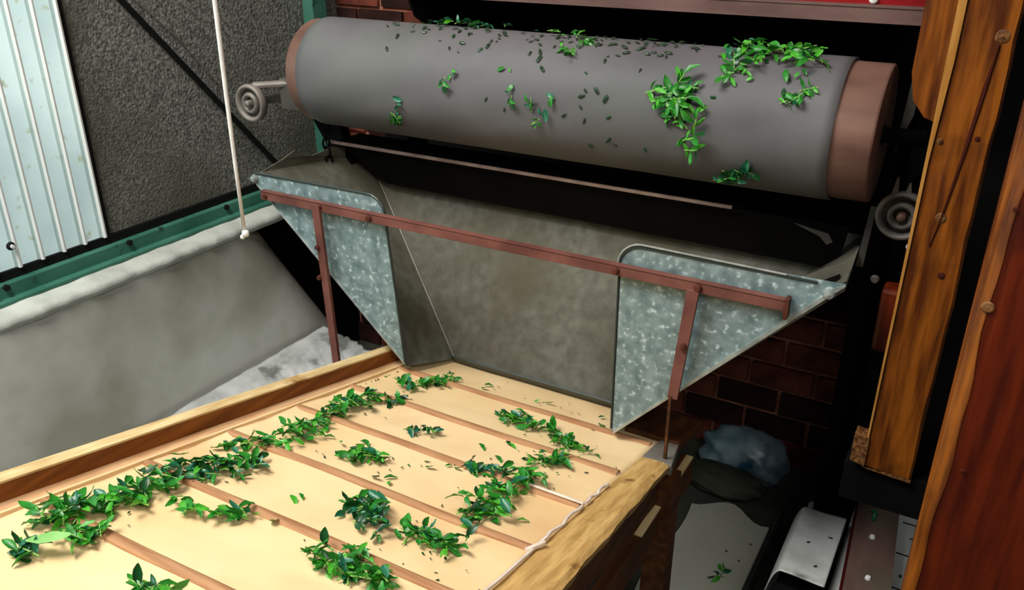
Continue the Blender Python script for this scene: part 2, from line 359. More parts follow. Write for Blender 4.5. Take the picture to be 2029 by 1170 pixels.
# left bearing bracket, tension wheel and chain
MB().slab([(-1.52, 1.66, -.43), (-1.46, 1.66, -.52), (-1.43, 1.66, -.62), (-1.49, 1.66, -.60), (-1.56, 1.66, -.49)], .03).build('bearing_bracket', 'black', mach)
MB().box(-1.60, -1.475, 1.585, 1.635, -.475, -.395).build('bearing_block', 'steeldim', mach, bevel=.005)
MB().tube([(-1.66, 1.56, -.415), (-1.50, 1.62, -.40)], .009, 8).build('link_arm', 'steelgrey', mach)
for k in range(7):
    zc = -.50-.022*k
    g = MB(); ring = [(-1.455+.003*sin(k*2)+.009*cos(a)*(1 if k % 2 else .3), 1.585+.009*cos(a)*(0 if k % 2 else 1), zc+.014*sin(a)) for a in [2*pi*i/10 for i in range(11)]]
    g.tube(ring, .0032, 5, False).build('chain_link', 'black', mach)
def wheel(c, r, teeth, m1='steelgrey'):
    w_ = MB().lathe([(r*.80, .012), (r*.97, .010), (r, .002), (r, -.006), (r*.93, -.011), (r*.82, -.010), (r*.74, -.002), (r*.74, .008), (r*.80, .012)], c, 'Y', 40).build('tension_wheel', m1, mach, smooth=True)
    MB().lathe([(0, .004), (r*.76, .004), (r*.76, .010), (0, .010)], c, 'Y', 32).build('web', 'steeldim', w_)
    MB().lathe([(r*.30, .006), (r*.55, .006), (r*.57, -.004), (r*.50, -.010), (r*.40, -.010), (r*.32, -.004), (r*.30, .006)], c, 'Y', 28).build('inner_ring', m1, w_, smooth=True)
    MB().lathe([(0, -.018), (r*.15, -.018), (r*.18, -.014), (r*.18, .008)], c, 'Y', 16).build('hub', 'drum' if teeth else m1, w_, smooth=True)
    for t, h in teeth:
        a = radians(t); x, z = c[0]+r*.96*cos(a), c[2]+r*.96*sin(a)
        MB().hexa([(x-.006, c[1]-.005, z-.003), (x+.006, c[1]-.005, z-.003), (x+.004, c[1]+.005, z-.003), (x-.004, c[1]+.005, z-.003),
                   (x-.001, c[1]-.003, z+h), (x+.002, c[1]-.003, z+h), (x+.002, c[1]+.003, z+h), (x-.001, c[1]+.003, z+h)]).build('tooth', m1, w_)
    return w_
wheel((-1.667, 1.55, -.458), .048, [])
MB().tube([(-1.667, 1.56, -.458), (-1.667, 1.70, -.458)], .010, 10).build('tension_screw', 'steeldim', mach)
MB().tube([(-1.667, 1.60, -.458), (-1.58, 1.62, -.44)], .012, 8).build('link_arm', 'steeldim', mach)
wheel((-.113, 1.60, -.506), .045, [(115, .030), (86, .018), (56, .030)], 'steelgrey')
MB().tube([(-.113, 1.61, -.506), (-.113, 1.88, -.506)], .010, 10).build('tension_screw', 'black', mach)
MB().slab([(-.168, 1.61, -.50), (-.158, 1.61, -.50), (-.163, 1.61, -.62), (-.176, 1.61, -.62)], .004).build('flat_strip', 'steeldim', mach)
MB().lathe([(0, -.005), (.005, -.004), (.006, 0), (.006, .003), (0, .003)], (-.091, 1.60, -.562), 'Y', 10).build('bolt', 'knob', mach)
MB().lathe([(0, -.006), (.006, -.006), (.009, 0), (.005, .006), (0, .006)], (-.137, 1.60, -.636), 'Y', 8).build('bolt', 'steeldim', mach)

# ================================================================== HOPPER
hop = thing('hopper', 'galvanised sheet metal hopper with open front hanging under the roller', 'hopper', (-.81, 1.35, FZ))
TZ = -.563
def rounded(cx_, cz, r, a0, a1, n=7): return [(cx_+r*cos(radians(a0+(a1-a0)*i/n)), 1.35, cz+r*sin(radians(a0+(a1-a0)*i/n))) for i in range(n+1)]
lwing = [(-1.478, 1.35, TZ-.004)]+[(-1.462, 1.35, -.592), (-1.063, 1.35, -.957)]+[(-1.092, 1.35, -.61)]+rounded(-1.137, -.605, .045, 5, 88)
rwing = [(-.156, 1.35, TZ+.008), (-.172, 1.35, -.575), (-.546, 1.35, -.968), (-.549, 1.35, -.61)]+rounded(-.505, -.605, .045, 178, 95)
lwo = MB().slab(lwing, .002).build('front_wing', 'galv', hop)
rwo = MB().slab(rwing, .002).build('front_wing', 'galv', hop)
# rolled rim along top and inner edge, folded rim on the diagonal
def off(p, d): return (p[0], p[1]+d, p[2])
MB().tube([off(p, -.001) for p in [(-1.062, 1.35, -.95), (-1.092, 1.35, -.61)]+rounded(-1.137, -.605, .045, 5, 88)+[(-1.47, 1.35, TZ)]], .0028, 6).build('rolled_rim', 'edgedark', lwo)
MB().tube([off(p, -.001) for p in [(-.547, 1.35, -.96), (-.549, 1.35, -.61)]+rounded(-.505, -.605, .045, 178, 95)+[(-.20, 1.35, TZ+.002)]], .0028, 6).build('rolled_rim', 'edgedark', rwo)
MB().tube([(-.551, 1.347, -.61)]+[(p[0]-.001, 1.347, p[2]+.005) for p in rounded(-.505, -.605, .046, 178, 95)]+[(-.25, 1.347, TZ+.006)], .002, 6).build('bright_rim', 'edge', rwo)
MB().slab([(-.156, 1.347, TZ+.006), (-.166, 1.347, -.568), (-.541, 1.347, -.970), (-.541, 1.347, -.962), (-.17, 1.347, -.562)], .004).build('folded_rim', 'edge', rwo)
MB().slab([(-1.47, 1.348, -.583), (-1.464, 1.348, -.592), (-1.063, 1.348, -.957), (-1.066, 1.348, -.948)], .004).build('folded_rim', 'edge', lwo)
for sx, wgo in ((-1.468, lwo), (-.178, rwo)):
    MB().lathe([(0, -.012), (.007, -.010), (.009, -.004), (.009, 0)], (sx, 1.348, TZ-.012), 'Y', 10).build('corner_bolt', 'edge', wgo)
# sloping side sheets and back sheet
BT = (-1.447, 1.73, -.60); BTR = (-.187, 1.73, -.60)
BL = (-1.038, 1.515, -1.015); BR = (-.60, 1.515, -1.015)
FL = (-1.063, 1.353, -.965); FR = (-.546, 1.353, -.970)
ls = MB().slab([(-1.476, 1.353, TZ-.004), FL, BL, BT], .003)
lso = ls.build('side_sheet', 'galvdull', hop)
MB().slab([(-.158, 1.353, TZ-.004), FR, BR, BTR], .003).build('side_sheet', 'galvdull', hop)
bso = MB().slab([BT, BTR, BR, BL], .003).build('back_sheet', 'galvdull', hop)
MB().tube([(BT[0]+.004, BT[1]-.004, BT[2]), (BL[0]+.004, BL[1]-.004, BL[2])], .0022, 6).build('seam', 'steelgrey', bso)
MB().slab([(-1.04, 1.50, -1.0), (-.60, 1.50, -1.0), (-.60, 1.515, -1.022), (-1.04, 1.515, -1.022)], .004).build('bottom_fold', 'edgedark', bso)
# upstands of the side sheets above the wings
MB().slab([(-1.476, 1.37, TZ-.006), (-1.468, 1.44, -.552), (-1.46, 1.475, -.536), (-1.458, 1.50, -.555), (-1.456, 1.53, -.562), (-1.45, 1.60, -.556), (-1.447, 1.72, -.585), (-1.45, 1.72, -.61), (-1.47, 1.37, -.585)], .003).build('upstand', 'galvdull', hop)
MB().slab([(-.235, 1.38, -.572), (-.195, 1.38, -.545), (-.166, 1.38, -.530), (-.150, 1.38, -.497), (-.156, 1.38, -.54), (-.172, 1.38, -.562), (-.19, 1.38, -.585)], .003).build('torn_flap', 'galvdull', hop)
MB().slab([(-.195, 1.377, -.566), (-.172, 1.377, -.550), (-.170, 1.377, -.558), (-.185, 1.377, -.570)], .003).build('hole', 'black', hop)
# red primer crossbar of flat iron with bolts
cb = MB().box(-1.440, -.236, 1.331, 1.337, -.617, -.597)
cbo = cb.build('crossbar', 'bar', hop, bevel=.001)
MB().box(-1.440, -.236, 1.331, 1.345, -.599, -.596).build('angle_flange', 'bar', cbo)
for x in (-1.262, -1.122, -.548, -.392):
    MB().lathe([(0, -.008), (.005, -.008), (.0075, -.003), (.0075, .001)], (x, 1.331, -.607), 'Y', 10).build('bolt', 'bolt', cbo)
MB().lathe([(0, -.006), (.005, -.006), (.006, 0)], (-1.425, 1.331, -.607), 'Y', 8).build('bolt', 'bolt', cbo)
MB().box(-.243, -.236, 1.325, 1.345, -.628, -.592).build('end_clip', 'bolt', cbo)
# legs of the hopper stand
lg1 = MB().hexa([(-1.243, 1.318, -1.30), (-1.225, 1.318, -1.30), (-1.225, 1.326, -1.30), (-1.243, 1.326, -1.30),
                 (-1.277, 1.322, -.60), (-1.256, 1.322, -.60), (-1.256, 1.330, -.60), (-1.277, 1.330, -.60)]).build('stand_leg', 'bar', hop)
MB().box(-1.245, -1.223, 1.315, 1.335, FZ, -1.30).build('foot', 'bar', lg1)
for z_ in (-.70, -.775): MB().lathe([(0, -.006), (.005, -.005), (.0065, 0), (.0065, .003)], (-1.266-.045*(z_+.62)*-1, 1.321, z_), 'Y', 8).build('bolt', 'bolt', lg1)
lg2 = MB().hexa([(-.427, 1.320, -.835), (-.408, 1.320, -.835), (-.408, 1.328, -.835), (-.427, 1.328, -.835),
                 (-.410, 1.322, -.612), (-.388, 1.322, -.612), (-.388, 1.330, -.612), (-.410, 1.330, -.612)]).build('stand_leg', 'bar', hop)
MB().box(-.424, -.4185, 1.3185, 1.3255, -1.035, -.83).build('thin_leg', 'darkwood', lg2)
MB().lathe([(0, -.007), (.005, -.006), (.007, 0), (.007, .003)], (-.405, 1.320, -.722), 'Y', 8).build('bolt', 'bolt', lg2)
hop['label'] = 'galvanised sheet metal hopper with red crossbar under the grey belt roller'

# ================================================================== CONVEYOR
T = .229
def cz(y, o=0.): return -.985+o-T*(y-1.35)
def tilt(x0, x1, y0, y1, z0, z1):
    """box whose z follows the slope of the conveyor"""
    return [(x0, y0, cz(y0, z0)), (x1, y0, cz(y0, z0)), (x1, y1, cz(y1, z0)), (x0, y1, cz(y1, z0)),
            (x0, y0, cz(y0, z1)), (x1, y0, cz(y0, z1)), (x1, y1, cz(y1, z1)), (x0, y1, cz(y1, z1))]
con = thing('tray_conveyor', 'sloping wooden conveyor bed with cream cloth and brown slats', 'conveyor', (-.8, .9, FZ))
SL = [.18, .35, .527, .70, .87, 1.042, 1.203, 1.372]
Y0c, Y1c = .02, 1.535
def cloth(u, v):
    x = -1.094+u*(.630); y = Y0c+v*(Y1c-Y0c)
    d = min(abs(y-s) for s in SL); sag = -.004*min(1, d/.08)
    wr = .0012*sin(x*23+y*7)*sin(y*19+x*5)
    e = .004*max(0, 1-u/.03)
    return (x, y, cz(y, sag+wr+e))
MB().grid(44, 150, cloth).build('cloth', 'cloth', con, smooth=True, solid=-.002)
for i, s in enumerate(SL):
    g = MB(); sk = .010 if i < 4 else .004
    n = 24
    def slat(u, v):
        x = -1.100+u*.630; yy = s-sk/2+sk*u+.0015*sin(u*9+i)+.011*cos(pi*v)
        if u < .06: pass
        return (x, yy, cz(yy, -.001+.0085*sin(pi*v)))
    g.grid(n, 7, slat).build('slat', 'slat', con, smooth=True)
bed = MB().hexa(tilt(-1.14, -.465, Y0c, Y1c, -.03, -.0105)).build('bed_board', 'darkwood', con)
MB().hexa(tilt(-1.137, -1.093, Y0c, 1.50, -.012, .003)).build('lip_board', 'lipwood', con, bevel=.003)
# a fine ridge in the lip board
MB().hexa(tilt(-1.101, -1.096, Y0c, 1.45, .0, .0085)).build('lip_bead', 'cloth', con, bevel=.001)
lr = MB().hexa([(p[0], p[1], p[2]) for p in tilt(-1.152, -1.132, Y0c, 1.46, -.06, .034)]).build('left_rail', 'railbrown', con, bevel=.002)
MB().hexa(tilt(-1.158, -1.1295, Y0c, 1.455, .034, .0385)).build('top_strip', 'railtop', lr, bevel=.001)
# right rail, slightly narrower towards the far end
def rr(z0, z1, xa0, xb0, xa1, xb1, y0=Y0c, y1=1.42):
    return [(xa0, y0, cz(y0, z0)), (xb0, y0, cz(y0, z0)), (xb1, y1, cz(y1, z0)), (xa1, y1, cz(y1, z0)),
            (xa0, y0, cz(y0, z1)), (xb0, y0, cz(y0, z1)), (xb1, y1, cz(y1, z1)), (xa1, y1, cz(y1, z1))]
g = MB(); n = 60; rw = random.Random(3)
pts = []
for k in range(n+1):
    y = Y0c+(1.30-Y0c)*k/n; wv = .0012*sin(y*40)+.0008*sin(y*97)
    pts.append((y, wv))
def rtop(u, v):
    k = int(round(v*n)); y, wv = pts[k]; xb = -.356-.050*(y-Y0c)/1.3+wv
    return [(-.461, cz(y, -.02)), (-.461, cz(y, .004)), (-.44, cz(y, .007)), (xb-.01, cz(y, .007)), (xb, cz(y, .002)), (xb-.004, cz(y, -.014)), (xb-.006, cz(y, -.02))][int(round(u*6))]
def rfn(u, v):
    k = int(round(v*n)); q = rtop(u, v); return (q[0], pts[k][0], q[1])
rro = g.grid(6, n, rfn).build('right_rail', 'railright', con)
MB().hexa(rr(-.02, .006, -.461, -.400, -.461, -.424, 1.302, 1.415)).build('end_piece', 'steelgrey', rro, bevel=.002)
MB().hexa(rr(-.10, -.02, -.455, -.368, -.455, -.432, Y0c, 1.41)).build('side_board', 'darkwood', rro)
MB().hexa(tilt(-.54, -.42, 1.405, 1.56, -.012, .012)).build('shade_board', 'darkwood', con, bevel=.003)  # added dark board in place of the hopper's shadow on the cloth
# pale wire tacked along the cloth edge, in three lengths
for (a, b) in ((.04, .868), (.885, 1.035), (1.046, 1.14)):
    q = [(-.4625+.002*sin(i*2), a+(b-a)*i/8, cz(a+(b-a)*i/8, .010+.002*sin(i*1.3))) for i in range(9)]
    MB().tube(q, .003, 6).build('edge_wire', 'wire', con)
MB().tube([(-.47, .855, cz(.855, .008)), (-.455, .885, cz(.885, .014))], .0045, 6).build('edge_wire', 'wire', con)
MB().tube([(-.58, 1.042, cz(1.042, .010)), (-.463, 1.04, cz(1.04, .011))], .0025, 6).build('edge_wire', 'wire', con)
# lower level rail on the outside and legs
MB().box(-.447, -.420, .30, 1.52, -1.16, -1.09).build('lower_rail', 'darkwood', con, bevel=.002)
MB().box(-.435, -.4195, 1.22, 1.515, -1.09, -1.087).build('light_edge', 'railtop', con)  # pale strip added for the light along the rail's top edge
for x0, x1, y in ((-.44, -.39, .25), (-1.17, -1.12, .25), (-.45, -.40, 1.32), (-1.17, -1.12, 1.38)):
    MB().box(x0, x1, y, y+.05, FZ, cz(y+.05, -.035)).build('leg', 'darkwood', con)
MB().box(-1.17, -.44, 1.375, 1.40, -1.25, -1.18).build('cross_rail', 'darkwood', con)

# ================================================================== POSTS AND RIGHT SIDE
p1 = thing('wooden_post', 'varnished orange pine post hanging in front of the small grey wheel', 'post', (-.04, 1.44, -.91))
g = MB(); n = 50
def pst(x0, x1, y0, y1, z0, z1, wob, seed):
    q = random.Random(seed); a = [q.uniform(0, 6) for _ in range(4)]
    c = [(x0, y0), (x0+.004, y0-.0), (x1-.004, y0), (x1, y0+.004), (x1, y1), (x0, y1), (x0, y0+.004)]
    def fn(u, v):
        z_ = z0+v*(z1-z0); i = int(round(u*6)); p = c[i]
        k_ = wob*(sin(z_*17+a[0])+.6*sin(z_*41+a[1])+.4*sin(z_*83+a[2])) if i in (2, 3) else wob*.4*sin(z_*29+a[3]) if i in (0, 1, 6) else 0
        return (p[0]+k_, p[1], z_)
    return fn
o = MB().grid(6, n, pst(-.080, .0, 1.40, 1.47, -.915, .95, .0013, 2)).build('shaft', 'post', p1)
MB().slab([(-.080, 1.40, -.915), (0, 1.40, -.920), (0, 1.47, -.92), (-.08, 1.47, -.915)], .006).build('end_cut', 'knot', p1)
MB().slab([(-.0825, 1.3975, -.86), (-.0795, 1.3975, -.86), (-.0775, 1.3975, -.35), (-.0715, 1.3975, -.2), (-.0695, 1.3975, .9), (-.0825, 1.3975, .9)], .003).build('light_edge', 'postedge', p1)  # paler strip down the left edge
MB().slab([(-.103, 1.41, -.905), (-.078, 1.41, -.912), (-.078, 1.41, -.852), (-.103, 1.41, -.850)], .03).build('broken_end', 'knot', p1)
# long drying crack
cr = MB(); L_ = [(-.020, -.175), (-.026, -.24), (-.033, -.33), (-.040, -.40), (-.046, -.45), (-.052, -.485)]
w_ = [.001, .005, .004, .0025, .0015, .0004]
for i in range(5):
    cr.slab([(L_[i][0]-w_[i]/2, 1.3985, L_[i][1]), (L_[i+1][0]-w_[i+1]/2, 1.3985, L_[i+1][1]), (L_[i+1][0]+w_[i+1]/2, 1.3985, L_[i+1][1]), (L_[i][0]+w_[i]/2, 1.3985, L_[i][1])], .002)
cr.build('crack', 'crack', p1)
def knot(x, y, z_, r, par, m_='knot'):
    MB().lathe([(0, -.0008), (r*.35, -.0010), (r*.5, -.0002), (r*.75, -.0012), (r, .0006)], (x, y, z_), 'Y', 14).build('knot', m_, par, smooth=True)
knot(-.044, 1.3995, -.437, .0085, p1); knot(-.018, 1.3995, -.165, .010, p1); knot(-.02, 1.3995, -.31, .004, p1, 'crack')
knot(-.026, 1.3995, -.53, .006, p1, 'crack'); knot(-.068, 1.3995, -.32, .005, p1)
p2 = thing('wooden_post', 'broad dark red-brown varnished post at the right edge, nearest the camera', 'post', (.09, 1.05, FZ))
def big(u, v):
    z_ = FZ+v*2.6; i = int(round(u*8)); wv = .0016*sin(z_*19)+.001*sin(z_*47)
    return [(.020, 1.035), (.0205, 1.028), (.023, 1.017), (.028+wv, 1.008), (.036+wv, 1.001), (.046, 1.0), (.165, 1.0), (.165, 1.09), (.020, 1.09)][i]+(z_,)
MB().grid(8, 90, big).build('shaft', 'postr', p2)
def ed(u, v):
    z_ = FZ+v*2.6; i = int(round(u*5)); wv = .0016*sin(z_*19)+.001*sin(z_*47)
    return [(.0194, 1.030), (.0224, 1.0165), (.0274+wv, 1.0074), (.0356+wv, 1.0003), (.0365+wv, .9999), (.037+1.5*wv, .9998)][i]+(z_,)
MB().grid(5, 90, ed).build('light_edge', 'post', p2)  # lit band of the rounded corner, put into the colour as an orange strip
knot(.034, .998, -.405, .007, p2); knot(.118, .999, -.50, .010, p2, 'crack'); knot(.036, .998, -.29, .003, p2, 'crack'); knot(.052, .998, -.62, .003, p2, 'crack')
bd = MB().slab([(-.140, 1.58, .9), (-.140, 1.58, -.25), (-.130, 1.58, -.295), (-.108, 1.58, -.322), (-.085, 1.58, -.33), (-.02, 1.58, -.33), (-.02, 1.58, .9)], .02).build('lit_post_board', 'post',  # post lit down to a shadow edge; the rounded end is that edge
    label='lit orange part of the wooden post behind the pine post, ending at its shadow', category='board')
MB().box(-.118, -.03, 1.55, 1.60, -.76, -.632).build('lit_post_block', 'postr', bevel=.008, label='lower lit part of the wooden post behind the pine post below the grey wheel', category='block')  # lower lit patch of the same post, added as a block
MB().box(-.112, .03, 1.41, 1.62, -1.0, -.922).build('support_beam', 'black', label='black steel beam under the foot of the pine post', category='beam')
# low plinth with white block and brown channel
MB().box(-.105, .30, 1.50, 2.10, FZ, -1.34).build('plinth', 'tile', bevel=.004, label='pale tiled plinth under the brown steel channel', category='plinth')
for y in (1.62, 1.74, 1.86):
    MB().box(.005, .30, y, y+.003, -1.341, -1.3385).build('tile_joint', 'cable', bpy.data.objects['plinth.001'] if 'plinth.001' in bpy.data.objects else None)
ch = thing('steel_channel', 'flat brown painted steel channel with two white bolts beside the white block', 'steel channel', (-.04, 1.66, -1.34))
MB().hexa([(-.072, 1.45, -1.30), (.016, 1.50, -1.30), (-.015, 1.95, -1.30), (-.102, 1.92, -1.30), (-.072, 1.45, -1.292), (.016, 1.50, -1.292), (-.015, 1.95, -1.292), (-.102, 1.92, -1.292)]).build('web', 'channel', ch)
MB().hexa([(-.078, 1.45, -1.34), (-.072, 1.45, -1.34), (-.102, 1.92, -1.34), (-.108, 1.92, -1.34), (-.078, 1.45, -1.292), (-.072, 1.45, -1.292), (-.102, 1.92, -1.292), (-.108, 1.92, -1.292)]).build('flange', 'channelside', ch)
MB().hexa([(.010, 1.50, -1.34), (.016, 1.50, -1.34), (-.015, 1.95, -1.34), (-.021, 1.95, -1.34), (.010, 1.50, -1.3), (.016, 1.50, -1.3), (-.015, 1.95, -1.3), (-.021, 1.95, -1.3)]).build('flange', 'channelside', ch)
for x, y in ((-.035, 1.565), (-.048, 1.705)):
    MB().lathe([(0, .006), (.005, .005), (.0065, 0), (.0065, -.002)], (x, y, -1.291), 'Z', 10).build('bolt', 'knob', ch)
rb = random.Random(21)
def blockfn(u, v):
    # draped, slightly crumpled cover over a block
    x = -.235+u*.125; y = 1.50+v*.28
    e = min(1, u/.28); f_ = min(1, (1-v)/.12); h = (e*(2-e))**.6*(f_*(2-f_))**.7
    return (x, y, -1.46+.155*h+.012*crumple(x*.8, y*.6)*h)
MB().grid(30, 40, blockfn).build('white_block', 'plastic', smooth=True, solid=.002, label='white plastic covered block with rounded corner beside the brown channel', category='block')
MB().box(-.228, -.112, 1.52, 1.77, FZ, -1.462).build('base_block', 'steeldim', label='grey block carrying the white plastic covered block', category='block')
MB().box(-.212, -.15, 1.455, 1.50, FZ, -1.33).build('dark_pipe_stub', 'black', label='short black steel stub in front of the white covered block', category='stub')
MB().grid(10, 20, lambda u, v: (-.56+u*.235+.012*sin(9*v)*(1-u), 1.35+v*.72-.03*cos(7*u), FZ+.011)).build('lit_floor_slab', 'slab', solid=.02,  # added pale slab standing in for light falling on the floor
    label='pale slab for the lit floor between the conveyor and the long steel angle', category='slab')
# long thin steel track on the floor
tr_ = MB().hexa([(-.318, 1.72, FZ), (-.300, 1.72, FZ), (-.300, 2.30, FZ), (-.318, 2.30, FZ), (-.318, 1.72, FZ+.025), (-.312, 1.72, FZ+.025), (-.312, 2.30, FZ+.025), (-.318, 2.30, FZ+.025)])
tr_.build('floor_track', 'steeldim', label='long thin grey steel angle lying on the floor beside the white block', category='steel angle')
MB().tube([(-.262, 1.70, FZ+.03), (-.258, 1.95, FZ+.03), (-.256, 2.10, FZ+.025)], .011, 8).build('floor_pipe', 'steelgrey', label='short grey pipe on the floor between steel angle and white block', category='pipe')
# bags against the brick wall
def bag(name, x, y, z_, rx, ry, rz, m_, label, seed):
    q = random.Random(seed); a = [(q.uniform(3, 9), q.uniform(3, 9), q.uniform(3, 9), q.uniform(0, 6)) for _ in range(6)]
    bm = bmesh.new(); bmesh.ops.create_icosphere(bm, subdivisions=4, radius=1)
    for v in bm.verts:
        n_ = v.co.copy(); d = sum(sin(p[0]*n_.x+p[1]*n_.y+p[2]*n_.z+p[3]) for p in a)/6
        c_ = abs(sin(7*n_.x+5*n_.z+2*d*3))*.06
        s_ = 1+.16*d-c_
        v.co = Vector((n_.x*rx, n_.y*ry, max(n_.z, -.75)*rz))*s_
    me = bpy.data.meshes.new(name); bm.to_mesh(me); bm.free(); me.materials.append(M[m_])
    me.polygons.foreach_set('use_smooth', [True]*len(me.polygons))
    o = bpy.data.objects.new(name, me); C.objects.link(o); o.location = (x, y, z_+ZC); o['label'] = label; o['category'] = 'bag'
    return o
bag('plastic_bag', -.47, 2.28, -1.575, .145, .09, .10, 'bag', 'crumpled blue-grey plastic bag slumped against the brick wall', 3)
bag('sack', -.50, 2.16, -1.60, .13, .07, .045, 'sack', 'dull olive sack lying on the floor in front of the blue bag', 9)
MB().lathe([(0, .04), (.012, .036), (.014, .02), (.010, 0), (0, 0)], (-.236, 2.2, FZ), 'Z', 12).build('small_cup', 'whitepaint', label='tiny pale cap on the dark floor right of the blue bag', category='cap')

# ================================================================== HANGING CORD
hc = thing('pull_cord', 'white hanging pull cord with a small white end knob', 'cord', (-1.248, 1.1, -.595))
MB().tube([(-1.248, 1.1, -.588), (-1.2475, 1.1, -.45), (-1.245, 1.1, -.30), (-1.241, 1.1, -.15), (-1.237, 1.1, .2), (-1.235, 1.1, .95)], [.0036, .0038, .0042, .0045, .0045, .0045], 8).build('cord', 'cord', hc, smooth=True)
MB().lathe([(0, -.008), (.006, -.006), (.0075, 0), (.006, .006), (0, .008)], (-1.246, 1.1, -.590), 'Z', 12).build('knob', 'knob', hc, smooth=True)
MB().lathe([(0, -.005), (.004, -.003), (.005, 0), (.004, .004), (0, .006)], (-1.252, 1.097, -.598), 'Z', 12).build('knot', 'knob', hc, smooth=True)

# ================================================================== TEA LEAVES
rl = random.Random(77)
def leaf_mesh(name, L, W, fold, curl, mt, twist=0.):
    st = [0, .12, .32, .55, .78, .93, 1.0]; wd = [.06, .5, .92, 1., .72, .32, 0.0]
    v = []; f = []
    for t, q in zip(st, wd):
        z_ = curl*L*(t*t) - .15*L*curl*sin(pi*t); tw = twist*t
        hw = W/2*q
        for s_ in (-1, 0, 1):
            y = s_*hw*cos(fold)*(1-.0); zz = abs(s_)*hw*sin(fold)+(.0012*sin(14*t+s_) if s_ else 0)
            y2 = y*cos(tw)-zz*sin(tw); z2 = y*sin(tw)+zz*cos(tw)
            v.append((t*L*(1-.12*abs(curl)), y2, z_+z2))
    for i in range(len(st)-1):
        a = i*3; f += [(a, a+3, a+4, a+1), (a+1, a+4, a+5, a+2)]
    me = bpy.data.meshes.new(name); me.from_pydata(v, [], f); me.validate(); me.materials.append(mt)
    me.polygons.foreach_set('use_smooth', [True]*len(me.polygons)); return me
LM = []
for mi, mt in enumerate(LEAF):
    for k in range(4):
        L = rl.uniform(.024, .036); LM.append((mi, leaf_mesh('leaf', L, L*rl.uniform(.38, .55), rl.uniform(.15, .75), rl.uniform(-.35, .35), mt, rl.uniform(-.6, .6))))
def stem_mesh(L, bend):
    g = MB().tube([(0, 0, .001), (L*.5, bend*.5, .003), (L, bend, .004)], [.0014, .0012, .0008], 5)
    me = bpy.data.meshes.new('stem'); me.from_pydata(g.v, [], g.f); me.materials.append(M['stem']); return me
SM = [stem_mesh(rl.uniform(.022, .036), rl.uniform(-.006, .006)) for _ in range(5)]
def pick(mix):
    r_ = rl.random(); acc = 0
    for mi, p in enumerate(mix):
        acc += p
        if r_ <= acc: break
    return rl.choice([q[1] for q in LM if q[0] == mi])
def sprig_proto(mix):
    st = rl.choice(SM); L = .028; parts = [(st, (0, 0, 0), (0, 0, 0), 1)]
    for k in range(rl.choice((3, 4, 5, 5))):
        t = .15+.18*k; az = (1 if k % 2 else -1)*rl.uniform(.2, 1.5)
        parts.append((pick(mix), (L*t, 0, .003), (rl.uniform(-1.0, 1.0), rl.uniform(-.32, .12), az), rl.uniform(.5, .95)))
    return parts
MIX = dict(std=(.52, .30, .13, .05), bright=(.35, .55, .05, .05), dark=(.25, .03, .45, .27), blue=(.40, .14, .16, .30))
PRO = {k: [sprig_proto(m_) for _ in range(9)] for k, m_ in MIX.items()}
def make_sprig(loc, mat3, mix, label, group, sc=1.):
    o = bpy.data.objects.new('tea_sprig', None); C.objects.link(o); o.empty_display_size = .01
    o['label'] = label; o['category'] = 'tea sprig'; o['group'] = group
    o.matrix_world = Matrix.Translation(loc) @ mat3.to_4x4() @ Matrix.Scale(sc, 4)
    for i, (me, p, e, s_) in enumerate(rl.choice(PRO[mix])):
        c = bpy.data.objects.new('stem' if i == 0 else 'leaf', me); C.objects.link(c); c.parent = o
        c.location = p; c.rotation_euler = e; c.scale = (s_, s_, s_)
def make_leaf(loc, mat3, me, label, group, sc=1., name='tea_leaf', cat='tea leaf'):
    o = bpy.data.objects.new(name, me); C.objects.link(o)
    o.matrix_world = Matrix.Translation(loc) @ mat3.to_4x4() @ Matrix.Scale(sc, 4)
    o['label'] = label; o['category'] = cat; o['group'] = group
CT = Euler((-math.atan(T), 0, 0)).to_matrix()
def along(poly):
    seg = [sqrt((poly[i+1][0]-poly[i][0])**2+(poly[i+1][1]-poly[i][1])**2) for i in range(len(poly)-1)]
    r_ = rl.random()*sum(seg)
    for i, s_ in enumerate(seg):
        if r_ <= s_ or i == len(seg)-1:
            t = min(1, r_/max(s_, 1e-6)); return (poly[i][0]+(poly[i+1][0]-poly[i][0])*t, poly[i][1]+(poly[i+1][1]-poly[i][1])*t)
        r_ -= s_
def cluster(poly, w_, ns, nl, mix, desc, h=.012, sc=1.):
    gs = 'sprigs '+desc; gl = 'loose leaves '+desc
    for k in range(ns+nl):
        x, y = along(poly); x += rl.gauss(0, w_*.6); y += rl.gauss(0, w_*.6)
        zz = rl.random()**1.5*h+.002
        loc = Vector((x, y, cz(y, zz)+ZC))
        mt = CT @ Euler((rl.uniform(-.5, .5), rl.uniform(-.22, .15), rl.uniform(0, 2*pi))).to_matrix()
        loc = loc - mt @ Vector((.015*sc, 0, 0)); loc.z = max(loc.z, cz(loc.y, .002)+ZC)
        if k < ns: make_sprig(loc, mt, mix, 'fresh tea sprig '+desc, gs, sc*rl.uniform(.8, 1.15))
        else: make_leaf(loc, mt, pick(MIX[mix]), 'loose tea leaf '+desc, gl, sc*rl.uniform(.6, 1.1))
cluster([(-1.05, .475), (-1.03, .53), (-1.005, .60), (-1.0, .66)], .032, 34, 14, 'std', 'in the long heap at the near left corner of the cloth', .022, 1.1)
cluster([(-.985, .46), (-.955, .505)], .018, 9, 4, 'std', 'around the pale leaf at the near left of the cloth', .015)
cluster([(-.991, .42), (-.985, .445)], .014, 5, 3, 'blue', 'at the left frame edge below the long heap')
cluster([(-1.025, .685), (-1.0, .735), (-.955, .785)], .031, 32, 14, 'blue', 'in the heap on the third slat from the front left', .022)
